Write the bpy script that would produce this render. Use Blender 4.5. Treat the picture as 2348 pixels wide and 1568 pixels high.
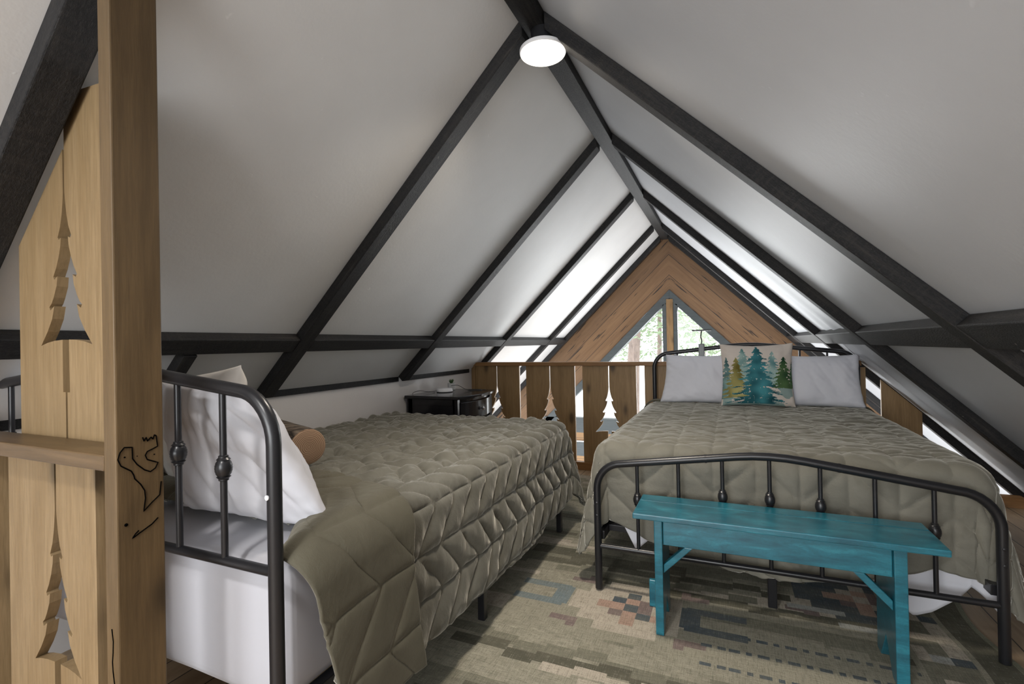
import bpy, bmesh, math, random
import numpy as np
from mathutils import Vector, Matrix, noise as mnoise

S = bpy.context.scene
for o in list(bpy.data.objects): bpy.data.objects.remove(o)
COL = S.collection

# ------------------------------------------------------------------ camera
cam_d = bpy.data.cameras.new('camera'); cam = bpy.data.objects.new('camera', cam_d); COL.objects.link(cam)
F, CX, CY = 1118.0, 1174.0, 784.0
cam_d.sensor_fit = 'HORIZONTAL'; cam_d.sensor_width = 36.0; cam_d.lens = F / 2348 * 36; cam_d.clip_start = .02; cam_d.clip_end = 300
def _ray(u, v): return Vector((u - CX, -(v - CY), F))
_Y = _ray(1668, 780).normalized()
_U = _ray(1668, 780).cross(_ray(1168, 790)).normalized()
if _U.y < 0: _U = -_U
_X = _U.cross(_Y)
if _X.x < 0: _X = -_X
EYE = Vector((0, 0, 1.2))
right = Vector((_X.x, _Y.x, _U.x)); up = Vector((_X.y, _Y.y, _U.y)); fwd = Vector((_X.z, _Y.z, _U.z))
M = Matrix.Identity(4)
for i in range(3):
    M[i][0] = right[i]; M[i][1] = up[i]; M[i][2] = -fwd[i]; M[i][3] = EYE[i]
cam.matrix_world = M
S.camera = cam

# ------------------------------------------------------------------ daylight, exposure
S.view_settings.view_transform = 'Standard'; S.view_settings.look = 'None'
S.view_settings.gamma = 1.0; S.view_settings.use_curve_mapping = False
S.view_settings.exposure = 0.0
S.cycles.use_denoising = True
S.cycles.max_bounces = 10; S.cycles.diffuse_bounces = 6
S.cycles.sample_clamp_indirect = 6.0
W = bpy.data.worlds.new('sky'); S.world = W; W.use_nodes = True
bg = W.node_tree.nodes['Background']; bg.inputs[0].default_value = (.93, .97, 1, 1); bg.inputs[1].default_value = 5.0
def area(name, loc, tgt, sx, sy, power, col):
    d = bpy.data.lights.new(name, 'AREA'); d.shape = 'RECTANGLE'; d.size = sx; d.size_y = sy; d.energy = power; d.color = col
    o = bpy.data.objects.new(name, d); COL.objects.link(o); o.location = loc
    o.rotation_euler = (Vector(tgt) - Vector(loc)).to_track_quat('-Z', 'Y').to_euler(); return o
area('back_window_daylight', (-.75, -2.1, 1.3), (-.2, 3, .7), 1.7, 1.3, 50, (.98, .99, 1))
area('front_window_daylight', (-.69, 6.85, .95), (-.2, 3.4, .55), 1.7, 1.3, 85, (.95, .98, 1))
area('lower_window_daylight', (-.69, 6.6, -1.4), (-.69, 4.5, 1.6), 3.6, 1.4, 70, (.95, .98, 1))

# ------------------------------------------------------------------ helpers
R = math.radians
rnd = random.Random(7)
def tag(o, label=None, cat=None, group=None, kind=None):
    if label: o['label'] = label
    if cat: o['category'] = cat
    if group: o['group'] = group
    if kind: o['kind'] = kind
    return o
def empty(name, loc, label, cat, group=None, rz=0):
    o = bpy.data.objects.new(name, None); COL.objects.link(o); o.location = loc; o.rotation_euler = (0, 0, rz); o.empty_display_size = .1
    return tag(o, label, cat, group)
def link(name, me, mat, parent=None, smooth=False, bevel=0, loc=None):
    """world-space mesh; when parented the parent's transform is taken out"""
    o = bpy.data.objects.new(name, me); COL.objects.link(o)
    if mat is not None:
        for m in (mat if isinstance(mat, (list, tuple)) else [mat]): me.materials.append(m)
    if parent is not None:
        o.parent = parent
        top = parent
        off = Vector((0, 0, 0)); m = Matrix.Identity(4)
        chain = []
        p = parent
        while p: chain.append(p); p = p.parent
        for p in reversed(chain): m = m @ p.matrix_parent_inverse @ p.matrix_basis
        me.transform(m.inverted())
    elif loc is not None:
        me.transform(Matrix.Translation(-Vector(loc))); o.location = loc
    if smooth:
        me.polygons.foreach_set('use_smooth', [True] * len(me.polygons))
        if smooth == 'auto':
            me.set_sharp_from_angle(angle=R(40))
    if bevel:
        b = o.modifiers.new('bevel', 'BEVEL'); b.width = bevel; b.segments = 2; b.limit_method = 'ANGLE'; b.angle_limit = R(40)
    return o
def tomesh(bm, name='m'):
    bmesh.ops.recalc_face_normals(bm, faces=bm.faces[:])
    me = bpy.data.meshes.new(name); bm.to_mesh(me); bm.free(); return me
def pymesh(v, f, name='m', fix=False):
    me = bpy.data.meshes.new(name); me.from_pydata([tuple(p) for p in v], [], [tuple(q) for q in f]); me.update()
    if fix:
        bm = bmesh.new(); bm.from_mesh(me); bmesh.ops.recalc_face_normals(bm, faces=bm.faces[:]); bm.to_mesh(me); bm.free()
    return me
class MB:
    def __init__(s): s.v = []; s.f = []
    def add(s, v, f):
        n = len(s.v); s.v += [tuple(p) for p in v]; s.f += [tuple(i + n for i in q) for q in f]; return s
    def box(s, x0, x1, y0, y1, z0, z1, T=None):
        v = [Vector(p) for p in ((x0, y0, z0), (x1, y0, z0), (x1, y1, z0), (x0, y1, z0), (x0, y0, z1), (x1, y0, z1), (x1, y1, z1), (x0, y1, z1))]
        if T is not None: v = [T @ p for p in v]
        return s.add(v, [(3, 2, 1, 0), (4, 5, 6, 7), (0, 1, 5, 4), (1, 2, 6, 5), (2, 3, 7, 6), (3, 0, 4, 7)])
    def prism(s, poly, d0, d1, fn):
        """poly: 2-D outline; fn(a, b, d) -> world point"""
        n = len(poly)
        v = [fn(a, b, d0) for a, b in poly] + [fn(a, b, d1) for a, b in poly]
        return s.add(v, [tuple(range(n)), tuple(range(2 * n - 1, n - 1, -1))] + [(i, i + n, (i + 1) % n + n, (i + 1) % n) for i in range(n)])
    def tube(s, pts, r, n=12, closed=False, cap=True):
        pts = [Vector(p) for p in pts]; m = len(pts)
        rr = r if isinstance(r, (list, tuple)) else [r] * m
        t0 = (pts[1] - pts[0]).normalized()
        a = Vector((0, 0, 1)) if abs(t0.z) < .9 else Vector((1, 0, 0))
        nx = t0.cross(a).normalized(); base = len(s.v)
        for i, p in enumerate(pts):
            t = ((pts[min(i + 1, m - 1)] - p).normalized() + (p - pts[max(i - 1, 0)]).normalized())
            t = t.normalized() if t.length > 1e-9 else t0
            nx = (nx - t * nx.dot(t)).normalized(); ny = t.cross(nx)
            for k in range(n):
                q = 2 * math.pi * k / n
                s.v.append(tuple(p + (nx * math.cos(q) + ny * math.sin(q)) * rr[i]))
        for i in range(m - 1):
            for k in range(n):
                s.f.append((base + i * n + k, base + i * n + (k + 1) % n, base + (i + 1) * n + (k + 1) % n, base + (i + 1) * n + k))
        if cap:
            s.f.append(tuple(base + k for k in range(n - 1, -1, -1))); s.f.append(tuple(base + (m - 1) * n + k for k in range(n)))
        return s
    def lathe(s, prof, c, n=24, axis='z'):
        """prof: (radius, height) along axis from point c"""
        base = len(s.v); c = Vector(c)
        for r, h in prof:
            for k in range(n):
                q = 2 * math.pi * k / n; a, b = r * math.cos(q), r * math.sin(q)
                p = {'z': (a, b, h), 'x': (h, a, b), 'y': (a, h, b)}[axis]
                s.v.append(tuple(c + Vector(p)))
        m = len(prof)
        for i in range(m - 1):
            for k in range(n):
                s.f.append((base + i * n + k, base + i * n + (k + 1) % n, base + (i + 1) * n + (k + 1) % n, base + (i + 1) * n + k))
        s.f.append(tuple(base + k for k in range(n))); s.f.append(tuple(base + (m - 1) * n + k for k in range(n)))
        return s
    def build(s, name, mat, parent=None, smooth=False, bevel=0, loc=None, fix=True):
        return link(name, pymesh(s.v, s.f, name, fix), mat, parent, smooth, bevel, loc)
def xz(y): return None
def fXZ(a, b, d): return (a, d, b)      # outline in x,z  extruded along y
def fYZ(a, b, d): return (d, a, b)
def fXY(a, b, d): return (a, b, d)

# ------------------------------------------------------------------ materials
class NT:
    def __init__(s, name):
        s.m = bpy.data.materials.new(name); s.m.use_nodes = True; s.t = s.m.node_tree; s.t.nodes.clear()
        s.out = s.n('ShaderNodeOutputMaterial'); s.p = s.n('ShaderNodeBsdfPrincipled'); s.l(s.p.outputs[0], s.out.inputs[0])
    def n(s, t, **kw):
        x = s.t.nodes.new(t)
        for k, v in kw.items(): setattr(x, k, v)
        return x
    def l(s, a, b): s.t.links.new(a, b)
    def set(s, x, **kw):
        for k, v in kw.items():
            i = x.inputs[k.replace('_', ' ')]
            if hasattr(v, 'is_output'): s.l(v, i)
            else: i.default_value = v if not isinstance(v, tuple) or len(v) != 3 or i.type != 'RGBA' else (*v, 1)
        return x
    def coords(s, scale=(1, 1, 1), which='Object', shift=True, rot=(0, 0, 0)):
        c = s.n('ShaderNodeTexCoord').outputs[which]
        if shift:
            a = s.n('ShaderNodeVectorMath', operation='ADD'); oi = s.n('ShaderNodeObjectInfo')
            mu = s.n('ShaderNodeMath', operation='MULTIPLY'); s.l(oi.outputs['Random'], mu.inputs[0]); mu.inputs[1].default_value = 37.0
            s.l(c, a.inputs[0]); s.l(mu.outputs[0], a.inputs[1]); c = a.outputs[0]
        mp = s.n('ShaderNodeMapping'); mp.inputs['Scale'].default_value = scale; mp.inputs['Rotation'].default_value = rot
        s.l(c, mp.inputs['Vector']); return mp.outputs[0]
    def noise(s, vec, scale=5, detail=4, rough=.55, dist=0):
        x = s.n('ShaderNodeTexNoise'); s.l(vec, x.inputs['Vector']); x.inputs['Scale'].default_value = scale; x.inputs['Detail'].default_value = detail
        x.inputs['Roughness'].default_value = rough; x.inputs['Distortion'].default_value = dist; return x.outputs['Fac']
    def ramp(s, fac, stops):
        r = s.n('ShaderNodeValToRGB'); e = r.color_ramp.elements
        while len(e) < len(stops): e.new(.5)
        for i, (p, c) in enumerate(stops): e[i].position = p; e[i].color = (*c, 1) if len(c) == 3 else c
        s.l(fac, r.inputs[0]); return r.outputs[0]
    def mix(s, fac, a, b, mode='MIX'):
        x = s.n('ShaderNodeMix', data_type='RGBA', blend_type=mode)
        for i, v in ((0, fac), (6, a), (7, b)):
            if hasattr(v, 'is_output'): s.l(v, x.inputs[i])
            else: x.inputs[i].default_value = (*v, 1) if isinstance(v, tuple) else v
        return x.outputs[2]
    def bump(s, h, strength=.3, dist=.01):
        b = s.n('ShaderNodeBump'); b.inputs['Strength'].default_value = strength; b.inputs['Distance'].default_value = dist
        s.l(h, b.inputs['Height']); s.l(b.outputs[0], s.p.inputs['Normal'])
g = lambda v: (v, v, v)
def plain(name, col, rough=.5, metal=0, spec=.5, emit=None, sheen=0):
    t = NT(name); t.set(t.p, Base_Color=col, Roughness=rough, Metallic=metal)
    t.p.inputs['Specular IOR Level'].default_value = spec
    if sheen: t.p.inputs['Sheen Weight'].default_value = sheen; t.p.inputs['Sheen Roughness'].default_value = .4
    if emit: t.set(t.p, Emission_Color=emit[0], Emission_Strength=emit[1])
    return t.m
def wall_paint(name, col, rough=.42, spec=.5):
    t = NT(name); c = t.coords((1, 1, 1), shift=False)
    n1 = t.noise(c, 3.0, 5, .6); n2 = t.noise(c, 60, 2)
    sp = t.ramp(t.noise(c, 26, 2, .5), [(0, g(0)), (.74, g(0)), (.8, g(1))])
    colr = t.mix(t.ramp(n1, [(.35, g(0)), (.75, g(1))]), tuple(x * .94 for x in col), col)
    t.set(t.p, Base_Color=t.mix(sp, colr, tuple(min(1, x * 1.06) for x in col)), Roughness=rough); t.p.inputs['Specular IOR Level'].default_value = spec
    a = t.n('ShaderNodeMath', operation='ADD'); t.l(n2, a.inputs[0]); t.l(sp, a.inputs[1])
    t.bump(a.outputs[0], .12, .004); return t.m
def wood(name, dark, light, axis='x', rough=.55, knots=True, scale=1.0, knotcol=None, gouge=0, spec=.4):
    t = NT(name)
    st = {'x': (1, 14, 14), 'y': (14, 1, 14), 'z': (14, 14, 1)}[axis]
    c = t.coords(tuple(x * scale for x in st))
    w = t.noise(c, 1.6, 6, .6, .9); w2 = t.noise(c, 9, 3, .6, .2)
    sc = {'x': (1, 2, 2), 'y': (2, 1, 2), 'z': (2, 2, 1)}[axis]
    big = t.noise(t.coords(sc), 1.7, 3)
    base = t.ramp(w, [(.3, dark), (.7, light)])
    base = t.mix(t.ramp(w2, [(.35, g(.38)), (.6, g(0))]), base, tuple(x * .62 for x in dark))
    base = t.mix(t.ramp(big, [(.35, g(.35)), (.65, g(0))]), base, dark)
    if knots:
        ks = {'x': (3.0, 7, 7), 'y': (7, 3.0, 7), 'z': (7, 7, 3.0)}[axis]
        v = t.n('ShaderNodeTexVoronoi'); v.inputs['Scale'].default_value = 1.0; v.inputs['Randomness'].default_value = 1
        kc = t.coords(ks); t.l(kc, v.inputs['Vector'])
        k = t.ramp(v.outputs['Distance'], [(0, g(1)), (.11, g(.85)), (.19, g(.25)), (.30, g(0))])
        base = t.mix(k, base, knotcol or tuple(x * .3 for x in dark))
    if gouge:
        gs = {'x': (1.2, 26, 26), 'y': (26, 1.2, 26), 'z': (26, 26, 1.2)}[axis]
        gn = t.ramp(t.noise(t.coords(gs), 1.9, 3, .5), [(0, g(0)), (gouge, g(0)), (gouge + .03, g(1))])
        base = t.mix(gn, base, (.015, .008, .004))
    t.set(t.p, Base_Color=base, Roughness=rough); t.p.inputs['Specular IOR Level'].default_value = spec
    t.bump(w2, .2, .003); return t.m
def black_timber(name):
    t = NT(name); c = t.coords((1.5, 22, 22)); n1 = t.noise(c, 2.2, 6, .65, .4); fine = t.noise(t.coords((26, 60, 60)), 3.5, 4, .7)
    base = t.ramp(n1, [(.25, (.005, .005, .006)), (.52, (.010, .010, .011)), (.66, (.024, .022, .021)), (.82, (.09, .08, .07))])
    chips = t.ramp(t.noise(t.coords((5, 9, 9)), 4.2, 4, .6), [(0, g(0)), (.74, g(0)), (.765, g(1))])
    base = t.mix(chips, base, (.30, .27, .23))
    saw = t.noise(t.coords((55, 6, 6)), 1.5, 3, .6); sp = t.ramp(fine, [(.45, g(0)), (.72, g(1))]); base = t.mix(sp, base, (.026, .025, .025)); base = t.mix(t.ramp(saw, [(.52, g(0)), (.78, g(.28))]), base, (.06, .052, .044))
    t.set(t.p, Base_Color=base, Roughness=.58); t.p.inputs['Specular IOR Level'].default_value = .28
    t.bump(fine, .7, .005); return t.m
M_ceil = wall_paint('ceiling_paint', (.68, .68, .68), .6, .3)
M_knee = wall_paint('kneewall_paint', (.64, .615, .60))
M_black = black_timber('black_painted_timber')
M_pine = wood('honey_pine_vertical', (.19, .108, .044), (.31, .19, .086), 'z', .5)
M_pineL = wood('pale_pine_vertical', (.205, .135, .064), (.285, .20, .107), 'z', .5)
M_pineD = wood('brown_pine_vertical', (.22, .132, .055), (.34, .215, .098), 'z', .5)
M_pineX = wood('honey_pine_lengthways', (.19, .09, .028), (.32, .165, .06), 'x', .5)
M_pineXd = wood('brown_ledge_lengthways', (.08, .049, .022), (.14, .088, .043), 'x', .35)
M_edge = plain('raw_cut_edge', (.55, .40, .24), .6)
M_metal = plain('black_metal', (.012, .012, .014), .32)
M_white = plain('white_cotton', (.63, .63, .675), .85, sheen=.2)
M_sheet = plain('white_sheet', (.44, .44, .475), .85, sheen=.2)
M_pil = plain('pillow_cotton', (.52, .52, .555), .85, sheen=.2)
M_cream = plain('cream_cotton', (.56, .53, .49), .85, sheen=.2)
M_trim = wood('slate_grey_trim', (.055, .066, .07), (.08, .092, .097), 'x', .5, knots=False)
M_strip = plain('white_plastic', (.8, .8, .82), .4)
M_chrome = plain('chrome', (.7, .7, .7), .15, 1.0)
M_ink = plain('black_ink', (.002, .002, .002), 1, spec=0)
M_greym = plain('grey_plastic', (.16, .17, .165), .4)

def plank_wood(name, dark, light, width, axis='x', across='y', gouge=0, rough=.5, seam=.012, off=0.0, tone=.25):
    """boards running along axis, seams every width metres along across"""
    t = NT(name)
    co = t.n('ShaderNodeTexCoord').outputs['Object']; sx = t.n('ShaderNodeSeparateXYZ'); t.l(co, sx.inputs[0])
    d = t.n('ShaderNodeMath', operation='MULTIPLY_ADD'); t.l(sx.outputs[across.upper()], d.inputs[0]); d.inputs[1].default_value = 1 / width; d.inputs[2].default_value = off + 50
    fr = t.n('ShaderNodeMath', operation='FRACT'); t.l(d.outputs[0], fr.inputs[0])
    fl = t.n('ShaderNodeMath', operation='FLOOR'); t.l(d.outputs[0], fl.inputs[0])
    wn = t.n('ShaderNodeTexWhiteNoise', noise_dimensions='1D'); t.l(fl.outputs[0], wn.inputs['W'])
    st = {'x': (1.1, 16, 16), 'y': (16, 1.1, 16), 'z': (16, 16, 1.1)}[axis]
    sc = t.n('ShaderNodeVectorMath', operation='MULTIPLY'); t.l(co, sc.inputs[0]); sc.inputs[1].default_value = st
    ad = t.n('ShaderNodeVectorMath', operation='ADD'); t.l(sc.outputs[0], ad.inputs[0])
    ws = t.n('ShaderNodeVectorMath', operation='SCALE'); t.l(wn.outputs['Color'], ws.inputs[0]); ws.inputs['Scale'].default_value = 40; t.l(ws.outputs[0], ad.inputs[1])
    n1 = t.noise(ad.outputs[0], 1.5, 6, .6, .8)
    base = t.ramp(n1, [(.3, dark), (.7, light)])
    base = t.mix(wn.outputs['Value'], base, t.mix(1.0, base, g(1 - tone), 'MULTIPLY'))
    if gouge:
        gn = t.ramp(t.noise(ad.outputs[0], 2.4, 3, .45), [(0, g(0)), (gouge, g(0)), (gouge + .035, g(1))])
        base = t.mix(gn, base, (.012, .007, .004))
    sm = t.ramp(fr.outputs[0], [(0, g(1)), (seam, g(1)), (seam * 1.6, g(0)), (1, g(0))])
    base = t.mix(sm, base, (.006, .004, .003))
    t.set(t.p, Base_Color=base, Roughness=rough); t.bump(n1, .12, .003); return t.m
M_floor = plank_wood('floor_boards', (.30, .205, .122), (.45, .33, .21), .125, 'y', 'x', seam=.03, rough=.45)
M_gable = plank_wood('gable_boards', (.15, .078, .033), (.22, .122, .056), .192, 'x', 'y', gouge=.635, seam=.022, off=.28)
M_gableH = plank_wood('gable_boards_level', (.25, .135, .05), (.36, .2, .08), .15, 'x', 'z', seam=.02)

# ------------------------------------------------------------------ roof geometry
AX, AZ, SL = -.728, 2.651, .983
ANG = math.atan(SL); CA, SA = math.cos(ANG), math.sin(ANG)
def roof_z(x): return AZ - SL * abs(x - AX)
KX = -2.465                                   # kneewall face
YB, YF, YG = -2.4, 4.56, 6.75                 # back wall, loft edge, gable
def slope_pt(side, d, y, t):
    """point d metres down the slope from the apex, t metres inside the panel"""
    s = 1 if side > 0 else -1
    return Vector((AX + s * (d * CA - t * SA), y, AZ - d * SA - t * CA))

# floors
MB().box(KX - .05, 2.05, YB, YF, -.2, 0).build('floor', M_floor)['kind'] = 'structure'
MB().box(-4.9, 3.6, YF - .3, YG, -2.6, -2.45).build('floor_lower', M_floor)['kind'] = 'structure'
# ceilings: subdivided sheets with real thickness; the far right bay is slightly buckled
def ceiling(side, name):
    ds = list(np.linspace(0, 3.75, 46)); low = list(np.linspace(3.85, 7.2, 6))
    ys = list(np.linspace(YB, 3.33, 24)) + list(np.linspace(3.38, 4.56, 26)) + list(np.linspace(4.66, YG + .25, 8))
    v = []; f = []; idx = {}
    def P(i, j, t):
        d = (ds + low)[i]; y = ys[j]
        if side > 0 and 3.33 < y < 4.57:
            k = min(1, max(0, (d - .6) / 2.2)); w = math.sin(math.pi * (y - 3.33) / 1.24)
            t += w * k * (.010 * math.sin((y - 3.33) * 21 + d * .5) + .016)
        return slope_pt(side, d, y, t)
    nd = len(ds + low)
    for layer, t in ((0, 0.0), (1, -.06)):
        for i in range(nd):
            for j in range(len(ys)): idx[layer, i, j] = len(v); v.append(P(i, j, t))
    lim = len(ds) - 1
    for i in range(nd - 1):
        for j in range(len(ys) - 1):
            if i >= lim and ys[j] < YF - .01: continue
            if side < 0 and ys[j] < YF - .01 and (ds + low)[i] * CA > -(KX - AX) + .06: continue
            for L in (0, 1): f.append((idx[L, i, j], idx[L, i + 1, j], idx[L, i + 1, j + 1], idx[L, i, j + 1]))
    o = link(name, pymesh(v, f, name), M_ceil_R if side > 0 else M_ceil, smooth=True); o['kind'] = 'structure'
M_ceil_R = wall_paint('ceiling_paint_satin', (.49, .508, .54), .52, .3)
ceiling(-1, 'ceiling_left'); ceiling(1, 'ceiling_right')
# kneewall
MB().box(KX - .05, KX, YB, 4.53, 0, roof_z(KX) + .02).build('wall_left', M_knee)['kind'] = 'structure'
MB().box(KX, KX + .014, .2, 1.945, .918, .962).box(KX, KX + .014, 2.03, 3.255, .918, .962).box(KX, KX + .014, 3.34, 4.44, .918, .962).build('trim_kneewall', M_black, bevel=.002)['kind'] = 'structure'
# back wall with its window opening (behind the camera)
bw = MB()
bw.prism([(-2.5, 0), (2.0, 0), (2.0, .55), (-2.5, .55)], YB - .1, YB, fXZ)
bw.prism([(-2.5, .55), (-1.75, .55), (-1.75, roof_z(-1.75)), (-2.5, roof_z(-2.5))], YB - .1, YB, fXZ)
bw.prism([(2.0, .55), (1.25, .55), (1.25, roof_z(1.25)), (2.0, .0)], YB - .1, YB, fXZ)
bw.build('wall_back', M_knee)['kind'] = 'structure'

# ------------------------------------------------------------------ rafters, purlins, ridge
def frame_obj(name, mat, corners, xdir, ydir, label, cat, group=None, bevel=.004):
    """beam from 8 corner points; object axes follow the beam so that grain runs along it"""
    me = pymesh(corners, [(3, 2, 1, 0), (4, 5, 6, 7), (0, 1, 5, 4), (1, 2, 6, 5), (2, 3, 7, 6), (3, 0, 4, 7)], name, True)
    x = Vector(xdir).normalized(); z = x.cross(Vector(ydir)).normalized(); y = z.cross(x)
    c = sum((Vector(p) for p in corners), Vector()) / len(corners)
    T = Matrix.Identity(4)
    for i in range(3): T[i][0] = x[i]; T[i][1] = y[i]; T[i][2] = z[i]; T[i][3] = c[i]
    me.transform(T.inverted()); o = bpy.data.objects.new(name, me); COL.objects.link(o); o.matrix_world = T; me.materials.append(mat)
    if bevel:
        b = o.modifiers.new('bevel', 'BEVEL'); b.width = bevel; b.segments = 2
    return tag(o, label, cat, group)
RY = [.59, 1.93, 3.24, 4.57, 5.95, 6.62]
RW, RD = .089, .056
DPUR = (2.12 + AX) / CA * -1 if False else (2.12 + AX) / CA
def rafter(side, y0, d0, d1, label, w=RW, dep=RD):
    cs = [slope_pt(side, d + (t * SA / CA if d < .2 else 0), y, t) for t in (0.001, dep) for d, y in ((d0, y0), (d1, y0), (d1, y0 + w), (d0, y0 + w))]
    return frame_obj('rafter', M_black, cs, (side * CA, 0, -SA), (0, 1, 0), label, 'rafter')
KD = (AX - KX) / CA - .025
lab = {-1: ['black rafter leaning over the pine post at the stair railing', 'long black rafter passing beside the headboard of the bed with the log cushion',
            'black rafter on the white-bed-side slope ending above the dark nightstand', 'third thin black rafter from the lamp on the slope over the nightstand',
            'fourth thin black rafter from the lamp on the slope over the nightstand', 'paint-chipped black rafter against the gable boards on the nightstand side'],
       1: [None, 'thick black rafter running from the ceiling lamp down over the bench side', 'black rafter coming down beside the tree cushion bed, nearest the footboard corner',
           'thin black rafter just behind the end of the railing boards on the tree cushion side', 'thin black rafter next to the gable rafter on the bright tree cushion slope', 'black rafter against the gable boards on the tree cushion side']}
RB = .047 / CA          # rafters start at the ridge beam's face
for k, y in enumerate(RY):
    w = RW if k < 5 else .075
    rafter(-1, y, RB + .004, (KD if k < 3 else 6.9), lab[-1][k], w)
    if k: rafter(1, y, RB + .004, 3.62 if k < 3 else 6.9, lab[1][k], w)
rafter(-1, 1.36, DPUR + .10, KD, 'short black rafter stub under the cross beam behind the white pillows', .06, .05)
def purlin(side, y0, y1, dp, w, label):
    cs = [slope_pt(side, d, y, t) for t in (0.001, RD - .004) for d, y in ((dp, y0), (dp + w, y0), (dp + w, y1), (dp, y1))]
    return frame_obj('cross_beam', M_black, cs, (0, 1, 0), (side * CA, 0, -SA), label, 'beam')
DPL = (AX + 2.12) / CA; DPR = (.68 - AX) / CA
pl = ['black cross beam running behind the tall pine post, over the white pillows', 'black cross beam above the head of the bed with the log cushion', 'black cross beam above the foot of the bed with the log cushion', 'black cross beam above the end of the nightstand-side railing', 'short black cross beam ending near the gable on the nightstand side']
pr = ['heavy black cross beam under the slope above the bench, between the thick lamp rafter and the viewer', 'weathered black cross beam between the thick lamp rafter and the next one', 'grey-worn cross beam over the head of the tree cushion bed', 'short pale-worn cross beam just beyond the railing on the tree cushion side', 'shortest pale-worn cross beam next to the gable boards']
ends = [RY[0] + RW, RY[1] + RW, RY[2] + RW, RY[3] + RW, RY[4] + RW]
for k in range(5):
    purlin(-1, ends[k] + .002, RY[k + 1] - .002, DPL, .09, pl[k])
    purlin(1, ends[k] + .002, RY[k + 1] - .002, DPR, .104, pr[k])
purlin(-1, -.7, RY[0] - .002, DPL, .09, 'black cross beam seen to the outer side of the stair railing boards')
# ridge beam
cs = [(x, y, z) for z in (2.55, 2.66) for x, y in ((-.775, YB), (-.775, YG - .02), (-.681, YG - .02), (-.681, YB))]
frame_obj('ridge_beam', M_black, cs, (0, 1, 0), (1, 0, 0), 'black-stained ridge beam along the peak of the ceiling, lamp fixed beneath', 'beam')

# ------------------------------------------------------------------ ceiling lamp
M_glow = plain('lamp_glow', (1, .97, .93), .5, emit=((1, .90, .76), 3.5))
def ceiling_lamp(x, y, label, power, col):
    lamp = empty('ceiling_lamp', (x, y, 2.55), label, 'lamp')
    MB().lathe([(.05, 0), (.05, -.08)], (x, y, 2.55), 32).build('mount', M_metal, lamp, smooth='auto')
    MB().lathe([(.04, -.078), (.098, -.079), (.1005, -.0825), (.1005, -.093), (.0975, -.096)], (x, y, 2.55), 48).build('rim', M_strip, lamp, smooth='auto')
    MB().lathe([(.0972, -.0945), (.0965, -.098), (.06, -.0995), (.002, -.100)], (x, y, 2.55), 48).build('diffuser', M_glow, lamp, smooth='auto')
    d = bpy.data.lights.new('lamp_light', 'AREA'); d.shape = 'DISK'; d.size = .19; d.energy = power; d.color = col; d.spread = R(130)
    o = bpy.data.objects.new('lamp_light', d); COL.objects.link(o); o.location = (x, y, 2.55 - .103)
ceiling_lamp(-.704, 1.985, 'round flush ceiling lamp glowing white under the ridge beam', 19, (1, .90, .78))
ceiling_lamp(-.728, -.60, 'unseen fill lamp added on the ridge beam above the viewer, shaped like the ceiling lamp', 28, (1, .975, .95))  # invented out-of-frame fitting, added to brighten beds and floor

# ------------------------------------------------------------------ gable wall and window
GX = -.69
def gable_side(side, name):
    s = side
    out = [(GX, 2.70), (GX + s * 4.2, 2.70 - 4.2 * SL), (GX + s * 4.2, 2.70 - 4.2 * SL - 1.0), (GX + s * (1.886 + .07) / 1.0, -.07), (GX, 1.886)]
    mb = MB().prism(out, YG, YG + .12, fXZ)
    me = pymesh(mb.v, mb.f, name, True)
    x = Vector((s * CA, 0, -SA)); y = Vector((s * -SA, 0, -CA)); z = x.cross(y)
    T = Matrix.Identity(4)
    for i in range(3): T[i][0] = x[i]; T[i][1] = y[i]; T[i][2] = z[i]
    T[0][3] = GX; T[1][3] = YG; T[2][3] = 2.55
    me.transform(T.inverted()); o = bpy.data.objects.new(name, me); COL.objects.link(o); o.matrix_world = T; me.materials.append(M_gable); o['kind'] = 'structure'
gable_side(-1, 'wall_gable_left'); gable_side(1, 'wall_gable_right')
lw = MB()
lw.box(-4.8, 3.5, YG, YG + .12, -.60, -.07)
lw.box(-4.8, -2.6, YG, YG + .12, -2.5, -.6).box(1.22, 3.5, YG, YG + .12, -2.5, -.6)
lw.build('wall_gable_lower', M_gableH)['kind'] = 'structure'
win = bpy.data.objects.new('window_1', None); COL.objects.link(win); win.location = (GX, YG, 0); win['kind'] = 'structure'
t_ = .085
def wtrim(poly, name='window_trim', y0=YG - .02, y1=YG + .1, mat=None):
    return MB().prism(poly, y0, y1, fXZ).build(name, mat or M_trim, win, bevel=.003)
for s in (-1, 1):
    ox = lambda d: GX + s * d
    wtrim([(GX, 1.886), (ox(1.956), -.07), (ox(1.956 - .175 + .05), -.07), (ox(.046), 1.886 - .175 + .046 - .05 + .0), (GX, 1.77)])
    wtrim([(ox(.042), 1.70), (ox(.095), 1.69), (ox(.095), .1), (ox(.042), .1)])
    pane = [(ox(.088), 1.70), (ox(1.64), .14), (ox(.088), .14)]
    MB().prism([(ox(.084), 1.72), (ox(.1), 1.70), (ox(1.66), .135), (ox(1.69), .135)], YG + .02, YG + .05, fXZ).build('gold_bead', M_edge, win)
wtrim([(GX - 1.9, .14), (GX + 1.9, .14), (GX + 1.96, -.07), (GX - 1.96, -.07)], 'sill')
wtrim([(GX - .042, 1.76), (GX + .042, 1.76), (GX + .042, .1), (GX - .042, .1)], 'mullion_post', YG - .03, YG + .1, M_pine)
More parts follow.
